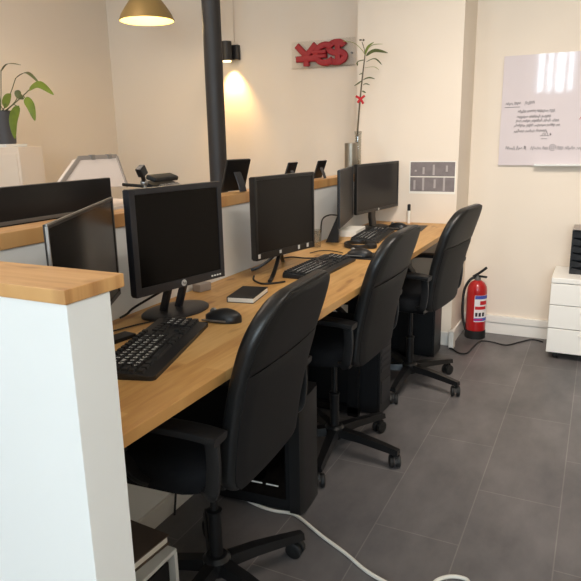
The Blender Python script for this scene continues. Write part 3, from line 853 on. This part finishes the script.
# ================================================================== WALL THINGS
# black pole on the far side of the partition
a, b = aty(210.5, 0, 3.0), aty(219.7, 195, 3.0)
px_, py_ = (a.x+b.x)/2, 3.0
po = tag(MB().rod((px_, py_, 0), (px_, py_, ZC), .050, .050, 28).build('pole', 'pole_paint'), 'round black structural pole between the hanging lamp and the sconce', 'pole')
# sconce
sx = aty(226.5, 51, YB-.09); sc_t = thing('wall_sconce', 'small black wall lamp shining down beside the black pole', 'sconce', (sx.x, YB, sx.z))
MB().lathe([(.034, -.064), (.036, -.062), (.036, .062), (.034, .064)], (0, -.088, 0), 28).build('shade', 'pole_paint', sc_t)
MB().box((0.035, -.020, -.005), (.05, .04, .10), None, .004).box((0.01, -.035, 0), (.03, .03, .05)).build('mount', 'pole_paint', sc_t)
MB().lathe([(.028, -.072), (.031, -.065)], (0, -.088, 0), 24).build('diffuser', 'bulb', sc_t)
MB().tube([(.015, -.006, .07), (.016, -.006, .3), (.015, -.006, ZC-sx.z)], .003, 6).build('wire', 'cream_white', sc_t)
l = bpy.data.lights.new('sconce_beam', 'SPOT'); l.energy = 18; l.color = (1, .58, .22); l.spot_size = math.radians(84); l.spot_blend = .9; l.shadow_soft_size = .02
lo = bpy.data.objects.new('sconce_beam', l); lo.location = (sx.x, YB-.07, sx.z-.085); lo.rotation_euler = (math.radians(14), 0, 0); C.objects.link(lo)
# pendant
pc = Vector((-2.52, 3.2, 1.955)); pt = thing('pendant_lamp', 'brass dome pendant lamp hanging at the top of the view', 'lamp', tuple(pc))
MB().lathe([(.162, 0), (.164, .004), (.150, .035), (.124, .075), (.092, .118), (.058, .155), (.035, .175), (.03, .21), (.012, .215)], seg=48, cap=False).build('shade', 'brass', pt)
MB().lathe([(.159, .001), (.146, .034), (.120, .073), (.088, .115), (.054, .151), (.002, .166)], seg=48, cap=False).build('shade_lining', 'lamp_inside', pt)
MB().rod((0, 0, .21), (0, 0, ZC-pc.z), .004).build('cord', 'cable_black', pt)
MB().ball((0, 0, .075), .035).build('bulb', 'bulb', pt)
l = bpy.data.lights.new('pendant_glow', 'POINT'); l.energy = 3.2; l.color = (1, .76, .46); l.shadow_soft_size = .04
lo = bpy.data.objects.new('pendant_glow', l); lo.location = pc+Vector((0, 0, .02)); C.objects.link(lo)
# currency sign
s0 = aty(321, 55, YB-.03)
sg = thing('wall_sign', 'red currency-symbol sign reading as a word, on a clear plate on the back wall', 'sign', (s0.x, YB, s0.z))
SIGNZ = aty(321, 64.3, YB-.03).z - s0.z
def arc(cx_, cz_, rx, rz_, a0, a1, n=18): return [(cx_+rx*math.cos(math.radians(a0+(a1-a0)*i/n)), cz_+rz_*math.sin(math.radians(a0+(a1-a0)*i/n))) for i in range(n+1)]


GLYPHS = (((296.8, 316.2, 44.4, 66.4), .030, ([(.02, .97), (.5, .46)], [(.98, .97), (.5, .46)], [(.5, .5), (.5, 0)], [(0, .34), (1, .34)])),
          ((312.5, 335, 43.2, 64.6), .034, (arc(.58, .5, .42, .42, 48, 312), [(0, .40), (.62, .40)], [(.0, .6), (.62, .6)])),
          ((327.5, 346, 39.0, 63.4), .026, (arc(.5, .66, .42, .22, 15, 262, 14)+arc(.5, .28, .44, .22, 90, -165, 14), [(.56, 1.0), (.56, .0)])))
for (u0, u1, v0, v1), dep, strokes in GLYPHS:
    A = aty(u0, v1, YB-.04); B_ = aty(u1, v0, YB-.04); q = MB()
    za, zb_ = aty((u0+u1)/2, v1, YB-.04).z-s0.z, aty((u0+u1)/2, v0, YB-.04).z-s0.z
    for k_, st in enumerate(strokes):
        pts = [Vector((A.x-s0.x+(B_.x-A.x)*x, -.036-.001*k_, za+(zb_-za)*z)) for x, z in st]
        if len(pts) == 2: pts.insert(1, (pts[0]+pts[1])/2)
        q.tube(pts, 0, 16, (0.0205 if dep != .034 or k_ == 0 else .013, dep/2), (0, 1, 0))
    q.build('letter', 'sign_red', sg, True, 50)
pl0 = aty(292, 66, YB-.01).x-s0.x; pl1 = aty(356, 60, YB-.01).x-s0.x
MB().bx(pl0, pl1, -.012, -.007, SIGNZ-.02, SIGNZ+.155).build('clear_plate', 'clear_acrylic', sg)
MB().bx(pl0+.01, pl1+.0, -.055, -.007, SIGNZ-.019, SIGNZ-.015).build('plate_shelf', 'clear_acrylic', sg)
for u in (pl0+.03, pl1-.03): MB().rod((u, 0, SIGNZ+.06), (u, -.012, SIGNZ+.06), .006).build('fixing', 'silver', sg)
# paper calendar on the column
ca = aty(410.8, 164.2, COLY); cb_ = aty(454.2, 190.8, COLY)
cal = thing('wall_calendar', 'grey printed sheet with two rows taped to the column above the desk', 'calendar', (0, COLY, 0))
z_t, z_b = aty(432, 162.0, COLY).z, aty(432, 191.5, COLY).z
MB().bx(ca.x-.006, cb_.x+.006, -.002, -.0005, z_b-.014, z_t+.006).build('sheet', 'paper', cal)
g = MB(); zm = z_b+(z_t-z_b)*.50
g.bx(ca.x, cb_.x, -.0026, -.002, zm+.003, z_t); g.bx(ca.x, cb_.x, -.0026, -.002, z_b, zm-.003); g.build('print', 'print_grey', cal, False)
g = MB(); wdt = cb_.x-ca.x
for f, za, zb_ in ((.10, z_b+.01, zm-.02), (.3, z_b+.005, zm-.005), (.56, z_b+.02, zm-.015), (.77, z_b+.005, zm-.004), (.3, zm+.015, z_t-.03), (.53, zm+.01, z_t-.015), (.82, zm+.03, z_t-.02), (.12, zm+.03, z_t-.045)):
    g.bx(ca.x+wdt*f-.006, ca.x+wdt*f+.006, -.0029, -.0024, za, zb_)
g.build('print_figures', 'print_light', cal, False)
# whiteboard with handwriting
WBX0, WBX1, WBZ0, WBZ1 = -.567, .34, 1.073, 1.70
wb = thing('whiteboard', 'glossy white glass board with black handwriting on the back wall', 'whiteboard', (0, YB, 0))
MB().bx(WBX0, WBX1, -.016, -.006, WBZ0, WBZ1).build('board', 'board_glass', wb, False)
MB().bx(WBX0+.06, WBX1-.06, -.006, -.0015, WBZ0+.06, WBZ1-.06).build('back_plate', 'silver', wb)
MB().bx(-.36, WBX1, -.05, -.0165, WBZ0-.004, WBZ0+.008, .002).build('pen_tray', 'white_metal', wb)
YBD = YB-.0165


def scribble(mb, x0, x1, z, hgt, rnd, r=.0009):
    x = x0
    while x < x1-.004:
        wl = min(rnd.uniform(.03, .065), x1-x); pts = []; n_ = max(2, int(wl/(hgt*.62)))
        for i in range(n_*2+1):
            pts.append((x+wl*i/(n_*2), YBD-.0006-YB, z+(hgt*rnd.uniform(.55, 1.35) if i % 2 else hgt*rnd.uniform(-.35, .2))))
        mb.tube(spline(pts, 4), r, 5); x += wl+hgt*.55


rnd = random.Random(3); hw_ = MB()
rows = (((506, 104.5), (521, 103.5), .014), ((525, 103.5), (537, 103), .016), ((518, 112), (555, 111), .013), ((517, 117.5), (551, 116.5), .013), ((516, 121), (559, 121), .013),
        ((514, 126), (560, 125.5), .013), ((514, 131.5), (548, 131), .014), ((542, 134.5), (551, 134.5), .018))
for (xa, ya), (xb, yb), hgt in rows:
    p, q = aty(xa, ya, YBD), aty(xb, yb, YBD); scribble(hw_, p.x, q.x, (p.z+q.z)/2-hgt*.3, hgt, rnd)
for xa, ya, xb, yb in ((505, 107.5, 520, 107), (541, 139, 547, 138.5), (540, 136, 549, 135.5)):
    p, q = aty(xa, ya, YBD), aty(xb, yb, YBD); z_ = (p.z+q.z)/2; hw_.tube([(p.x, YBD-.0006-YB, z_), (q.x, YBD-.0006-YB, z_)], .0011, 5)
hw_.build('handwriting', 'ink', wb)
hw2 = MB()
for xa, xb in ((505.5, 526), (530.5, 548), (557, 581)):
    p, q = aty(xa, 149, YBD), aty(xb, 148, YBD); scribble(hw2, p.x, q.x, p.z-.003, .016, rnd)
p = aty(552.5, 147.5, YBD)
for rr_, a0, a1 in ((.017, -.4, 5.4), (.008, 0, 6.2)):
    hw2.tube([(p.x+rr_*math.cos(a0+(a1-a0)*i/16), YBD-.0006-YB, p.z+rr_*1.05*math.sin(a0+(a1-a0)*i/16)) for i in range(17)], .0011, 5)
hw2.build('handwriting', 'ink', wb)
p, q = aty(579.5, 120, YBD), aty(590, 120, YBD)
scr = MB(); scribble(scr, p.x, q.x, p.z, .02, rnd, .0014); scr.build('handwriting', 'ribbon_red', wb)

# ================================================================== LEFT CORNER: CABINET AND PLANT
cf = -3.02; ya = atx(18, 145, cf).y; yb = atx(42, 147, cf).y; zt = atx(42, 146.5, cf).z
cbn = thing('side_cabinet', 'tall pale cabinet by the left wall with the potted plant on top', 'cabinet', (0, 0, 0))
MB().bx(XL+.004, cf, ya, yb, 0, zt, .003).build('body', 'cream_white', cbn)
for z_ in (.42, .82): MB().bx(XL+.03, cf-.02, ya-.004, ya, z_, z_+.38, .001).build('door', 'cream_white', cbn)
tr = tag(MB().bx(-3.42, aty(27, 142, yb-.004).x, ya+.012, yb-.004, zt, zt+.018, .003).build('tray', 'white_metal'), 'flat white tray under the potted plant on the pale cabinet', 'tray')
pY = ya+.095
pp0 = aty(6.5, 141, pY); pc = Vector((pp0.x, pY, zt+.018))
PR = .066
pl = thing('potted_plant', 'green drooping leafy plant in a dark grey pot on the pale cabinet', 'plant', tuple(pc))
MB().lathe([(.052, 0), (.055, .004), (PR, .187), (PR+.003, .192), (PR-.004, .192), (PR-.006, .177), (.001, .177)], seg=32, cap=False).build('pot', 'pot_grey', pl)
MB().lathe([(PR-.007, .172), (.001, .178)], seg=24, cap=False).build('soil', 'soil', pl)
def lp(l, dy): return [aty(x, y, pY+dy)-pc for x, y in l]
root = Vector((0, 0, .175))
for st, lf_, wv, nrm, dy, mt_ in (
        (((1, 95), (1, 72)), ((1.5, 71), (8, 64), (21, 65)), .012, (0, -.25, 1), .0, 'leaf_dark'),
        (((11, 92), (15, 80)), ((16, 78), (27, 73), (40, 84)), .014, (0, -.35, 1), .02, 'leaf_dark'),
        (((15, 103), (25, 94)), ((29, 90), (40, 85), (54, 95)), .022, (0, -.9, .5), -.02, 'leaf_green'),
        (((13, 104), (17, 98)), ((18, 90), (19, 95), (24, 99)), .022, (.3, -1, 0), -.03, 'leaf_dark'),
        (((15, 103), (22, 96)), ((25, 98), (31, 106), (35, 121)), .026, (.4, -1, .1), -.04, 'leaf_green'),
        (((6, 106), (5, 104)), ((4, 107), (8, 99), (11, 94)), .03, (.2, -1, .2), -.03, 'leaf_green'),
        (((12, 105), (17, 106)), ((19, 106), (14, 120), (15, 139)), .030, (.2, -1, .0), -.085, 'leaf_green'),
        (((0, 100), (-3, 88)), ((-3, 87), (-8, 76), (-18, 80)), .02, (0, -.6, 1), .0, 'leaf_green'),
        (((0, 105), (-6, 98)), ((-8, 97), (-16, 100), (-22, 116)), .025, (-.2, -1, .2), -.03, 'leaf_green')):
    s_ = lp(st, dy); l_ = lp(lf_, dy)
    so = MB().tube(spline([root+Vector((random.uniform(-.02, .02), random.uniform(-.02, .02), 0))]+s_+[l_[0]], 6), .0026, 6).build('stalk', 'leaf_dark', pl)
    q = MB(); leaf(q, l_, wv, nrm, .25, 7); q.build('leaf', mt_, so)

# ================================================================== RIGHT: PEDESTAL, TRAYS, EXTINGUISHER
CX0, CY0, CY1 = -.193, 3.642, 3.99
pd = thing('drawer_pedestal', 'white three-drawer pedestal on black casters under the whiteboard', 'drawer unit', (0, 0, 0))
PW = .42
MB().bx(CX0+.004, CX0+PW-.004, CY0+.018, CY1, .045, .447, .002).build('body', 'cabinet_white', pd)
MB().bx(CX0, CX0+PW, CY0, CY1+.005, .449, .478, .004).build('top', 'cabinet_white', pd)
for z_a, z_b_ in ((.325, .445), (.190, .321), (.045, .186)):
    d_ = MB().bx(CX0+.001, CX0+PW-.001, CY0, CY0+.018, z_a, z_b_, .003).build('drawer', 'cabinet_white', pd)
    MB().bx(CX0+.16, CX0+.28, CY0-.008, CY0+.002, z_b_-.034, z_b_-.022, .003).build('handle', 'skirting', d_)
for x_ in (CX0+.05, CX0+PW-.05):
    for y_ in (CY0+.05, CY1-.04):
        MB().lathe([(.006, -.012), (.022, -.012), (.022, .012), (.006, .012)], (x_, y_, .022), 18, (1, 0, 0)).box((x_, y_, .04), (.04, .04, .008)).build('caster', 'rubber', pd)
tk = thing('letter_tray', 'black stack of wavy-fronted letter trays on the white pedestal', 'letter tray', (-.112, CY0+.135, .4785))
TW = .28; nT = 6; TH = .25/nT
for k in range(nT):
    q = MB(); z_ = k*TH; f = []
    for i in range(17):
        u = i/16; dip = .018*math.sin(PI*u)**.7 if True else 0
        f.append((u*TW, z_+TH*.95-dip))
    pts = [Vector((0, 0, z_))]+[Vector((TW, 0, z_))]+[Vector((x, 0, z)) for x, z in f[::-1]]
    q.prism(pts, (0, .006, 0)); q.bx(0, .006, .006, .19, z_, z_+TH*.97); q.bx(TW-.006, TW, .006, .19, z_, z_+TH*.97); q.bx(.006, TW-.006, .006, .19, z_, z_+.004)
    q.bx(.006, TW-.006, .184, .19, z_+.004, z_+TH*.97)
    q.build('tray', 'tray_black', tk, False)
MB().bx(0, TW, 0, .19, nT*TH, nT*TH+.008, .003).build('lid', 'printer_grey', tk)
# extinguisher
ex = thing('fire_extinguisher', 'red fire extinguisher on the floor between the farthest chair and the wall', 'fire extinguisher', (-.632, 3.905, 0))
R_ = .061
MB().lathe([(R_-.004, .05), (R_, .055), (R_, .305), (R_*.93, .332), (R_*.72, .355), (R_*.42, .368), (.018, .372)], seg=36).build('cylinder', 'ext_red', ex)
MB().lathe([(R_+.002, 0), (R_+.003, .003), (R_+.002, .05), (R_-.006, .056)], seg=36).build('foot_ring', 'rubber', ex)
MB().lathe([(.017, .37), (.019, .375), (.019, .385), (.013, .39), (.013, .402)], seg=20).build('valve', 'silver', ex)
hd = MB(); hd.tube([(-.015, 0, .395), (.01, -.002, .398), (.055, -.008, .396)], 0, 10, (.010, .006)); hd.tube([(-.028, 0, .392), (.0, -.002, .412), (.028, -.005, .435), (.05, -.008, .455)], 0, 10, (.012, .008))
hd.build('lever', 'rubber', ex)
MB().tube(spline([(-.012, 0, .388), (-.045, -.01, .372), (-.075, -.015, .31), (-.082, -.018, .22), (-.078, -.02, .13), (-.066, -.022, .08), (-.058, -.025, .045)], 6), .0085, 10).build('hose', 'rubber', ex)


def wrap(z0_, z1_, a0, a1, m_, nm, par, dr=.0008):
    q = MB(); rr_ = R_+dr; r1 = []; 
    aa = [math.radians(a0+(a1-a0)*i/10) for i in range(11)]
    outer = [[Vector((rr_*math.cos(a), rr_*math.sin(a), z)) for a in aa] for z in (z0_, z1_)]
    inner = [[Vector(((R_-.002)*math.cos(a), (R_-.002)*math.sin(a), z)) for a in aa] for z in (z0_, z1_)]
    ring = lambda i: [outer[0][i], outer[1][i], inner[1][i], inner[0][i]]
    q.loft([ring(i) for i in range(11)]); return q.build(nm, m_, par)


lb = wrap(.115, .285, -92, 0, 'label_white', 'label_sticker', ex)
wrap(.262, .284, -90, -2, 'label_blue', 'label_print', lb, .0012); wrap(.12, .14, -90, -2, 'label_blue', 'label_print', lb, .0012); wrap(.125, .135, -92, -40, 'label_magenta', 'label_print', lb, .0016)
wrap(.195, .215, -88, -20, 'ribbon_red', 'label_print', lb, .0012); wrap(.225, .25, -60, -12, 'ribbon_red', 'label_print', lb, .0012)
for a0, a1 in ((-85, -72), (-66, -52), (-45, -30)): wrap(.15, .175, a0, a1, 'ink', 'label_print', lb, .0012)
# white wall box at the column foot
sk = tag(MB().bx(-.735, -.705, 3.60, 3.655, 0, .11, .004).build('socket_box', 'skirting'), 'small white cable box at the foot of the column behind the farthest chair', 'socket')

# ================================================================== UNDER THE DESK
# tower with a clear side panel
T0 = (-.80, 1.672); tw = thing('computer_tower', 'black glass-sided computer tower standing between the nearest and middle chairs', 'computer', (T0[0], T0[1], 0), math.radians(4))
MB().bx(-.415, -.05, .004, .166, .015, .425, .004).build('case', 'shell_black', tw)
MB().bx(-.40, -.065, -.002, .004, .06, .40, .001).build('side_window', 'smoked_panel', tw)
fp = MB(); fp.loft([[Vector((x, y, z)) for x, y in ((-.05, .0), (-.012, .0), (-.002, .025), (0, .085), (-.002, .145), (-.012, .17), (-.05, .17))] for z in (.012, .43)]); fp.build('front_panel', 'black_plastic', tw)
MB().bx(-.20, -.15, -.004, -.002, .105, .109).bx(-.135, -.09, -.004, -.002, .105, .109).build('badge', 'led', tw)
MB().bx(-.09, -.06, .03, .05, .430, .434).bx(-.05, -.03, .06, .09, .430, .434).build('reddish_spots', 'amber', tw)  # two small reddish plates on the case top
for x_ in (-.385, -.05):
    for y_ in (.03, .14): MB().rod((x_, y_, 0), (x_, y_, .016), .014).build('foot', 'rubber', tw)
# slatted tower behind middle chair
tw2 = thing('computer_tower', 'black computer tower with slatted front under the desk behind the middle chair', 'computer', (-.815, 2.530, 0), math.radians(-4))
MB().bx(-.38, -.012, 0, .13, .01, .375, .003).build('case', 'shell_black', tw2)
fr = MB().bx(-.012, 0, .0, .13, .01, .378, .003).build('front_panel', 'black_plastic', tw2)
for k in range(5): MB().bx(0, .003, .012, .118, .215+.03*k, .232+.03*k).build('slat', 'dark_bezel', fr)
MB().bx(0, .003, .015, .115, .06, .17).build('lower_grille', 'dark_bezel', fr)
for x_ in (-.34, -.05):
    for y_ in (.03, .10): MB().rod((x_, y_, 0), (x_, y_, .011), .012).build('foot', 'rubber', tw2)
tw3 = thing('computer_tower', 'plain black computer tower under the desk end behind the farthest chair', 'computer', (-.775, 3.40, 0))
MB().bx(-.36, -.01, 0, .17, .008, .38, .003).build('case', 'shell_black', tw3)
MB().bx(-.01, 0, 0, .17, .008, .382, .003).build('front_panel', 'black_plastic', tw3)
for x_ in (-.32, -.04):
    for y_ in (.03, .14): MB().rod((x_, y_, 0), (x_, y_, .009), .012).build('foot', 'rubber', tw3)
# white open box with folder by the end wall
wbx = thing('metal_box', 'white open-fronted metal box on the floor beside the end wall', 'box', (-.922, 1.143, 0), math.radians(0))
D2 = .26; WD2 = .30; H2 = .205
b_ = MB(); b_.bx(-D2, 0, -WD2, 0, H2-.012, H2, .003); b_.bx(-D2, 0, -.012, 0, 0, H2-.012); b_.bx(-D2, 0, -WD2, -WD2+.012, 0, H2-.012); b_.bx(-D2, -D2+.01, -WD2+.012, -.012, 0, H2-.012); b_.bx(-D2+.01, 0, -WD2+.012, -.012, 0, .012)
b_.build('shell', 'white_metal', wbx)
MB().bx(-D2+.02, -.015, -WD2+.02, -.02, .012, .17).build('insert', 'dark_inside', wbx)  # near-black block painting the shade inside the open box
for k, y_ in enumerate((-.045, -.075, -.15, -.165)): MB().bx(-.05, -.04, y_-.012, y_+.004 if k < 2 else y_-.006, H2, H2+.0006).build('slot', 'dark_inside', wbx)
fo = thing('folder', 'brown-grey folder lying tilted on the white open box', 'folder', (-1.045, 1.07, H2+.001), math.radians(-4))
MB().box((0, 0, .026), (.18, .17, .004), None, .001).box((0, 0, .002), (.18, .17, .004), None, .001).build('cover', 'kraft', fo)
MB().box((-.002, 0, .014), (.174, .164, .020)).build('pages', 'paper', fo)

# ================================================================== CABLES
cable('power_cable', [atz(x, y, .006) for x, y in ((236, 489), (248, 500), (262, 507), (276, 511), (290, 513), (300, 518), (322, 536), (345, 553), (365, 570), (385, 582), (402, 590))], .0058, 'cable_white', 'white cable snaking across the dark floor from the nearest chair')
cable('power_cable', [atz(x, y, .006) for x, y in ((430, 592), (434, 583), (441, 578.5), (451, 576.5), (461, 577.5), (468, 581), (470, 590))], .0058, 'cable_white', 'short loop of white cable at the bottom edge of the view')
cable('power_cable', [atz(x, y, .006) for x, y in ((449, 348), (453, 349), (459, 353), (467, 353), (474, 346), (481, 341), (492, 342), (506, 345), (520, 342), (532, 339.5), (543, 342))], .0045, 'cable_black', 'thin black cable on the floor between the extinguisher and the pedestal')
zc = DZ+.004
cable('keyboard_cable', [atz(x, y, zc) for x, y in ((113, 331), (128, 327), (142, 323.5), (155, 321))]+[atz(160, 321, zc)], .0022, 'cable_black', 'thin black cable on the oak beside the flat phone')
cable('monitor_cable', [atz(120, 318, zc+.0), atz(127, 314, zc+.012), atz(135, 307, zc+.03), Vector((-1.10, 1.40, DZ+.09))], .0035, 'cable_black', 'thick black cable rising from the oak to the oval-footed monitor')
cable('monitor_cable', [atz(x, y, zc) for x, y in ((254, 276), (254, 280), (262, 283.5), (275, 283), (285, 281.5))], .0035, 'cable_black', 'black cable looping on the oak below the stickered monitor')
cable('monitor_cable', [atz(x, y, zc) for x, y in ((284, 258), (292, 257), (304, 258), (314, 258), (322, 257))], .003, 'cable_black', 'black cable lying straight behind the middle keyboard')
cable('mouse_cable', [atz(x, y, zc) for x, y in ((310, 253), (318, 251), (327, 250.5), (336, 251.5), (343, 253))], .002, 'cable_black', 'thin black cable leading to the middle mouse')
cable('hanging_cable', [Vector((PX1+.018, 1.57, .60)), Vector((PX1+.020, 1.56, .35)), Vector((PX1+.024, 1.53, .12)), Vector((PX1+.03, 1.5, .006))], .004, 'cable_black', 'black cable hanging down the white partition under the desk')
cable('monitor_cable', [Vector((-1.22, 2.80, DZ+.05)), Vector((-1.225, 2.83, DZ+.11)), Vector((-1.215, 2.90, DZ+.125)), Vector((-1.19, 2.97, DZ+.115))], .0035, 'cable_black', 'black cable arching behind the edge-on far monitor')
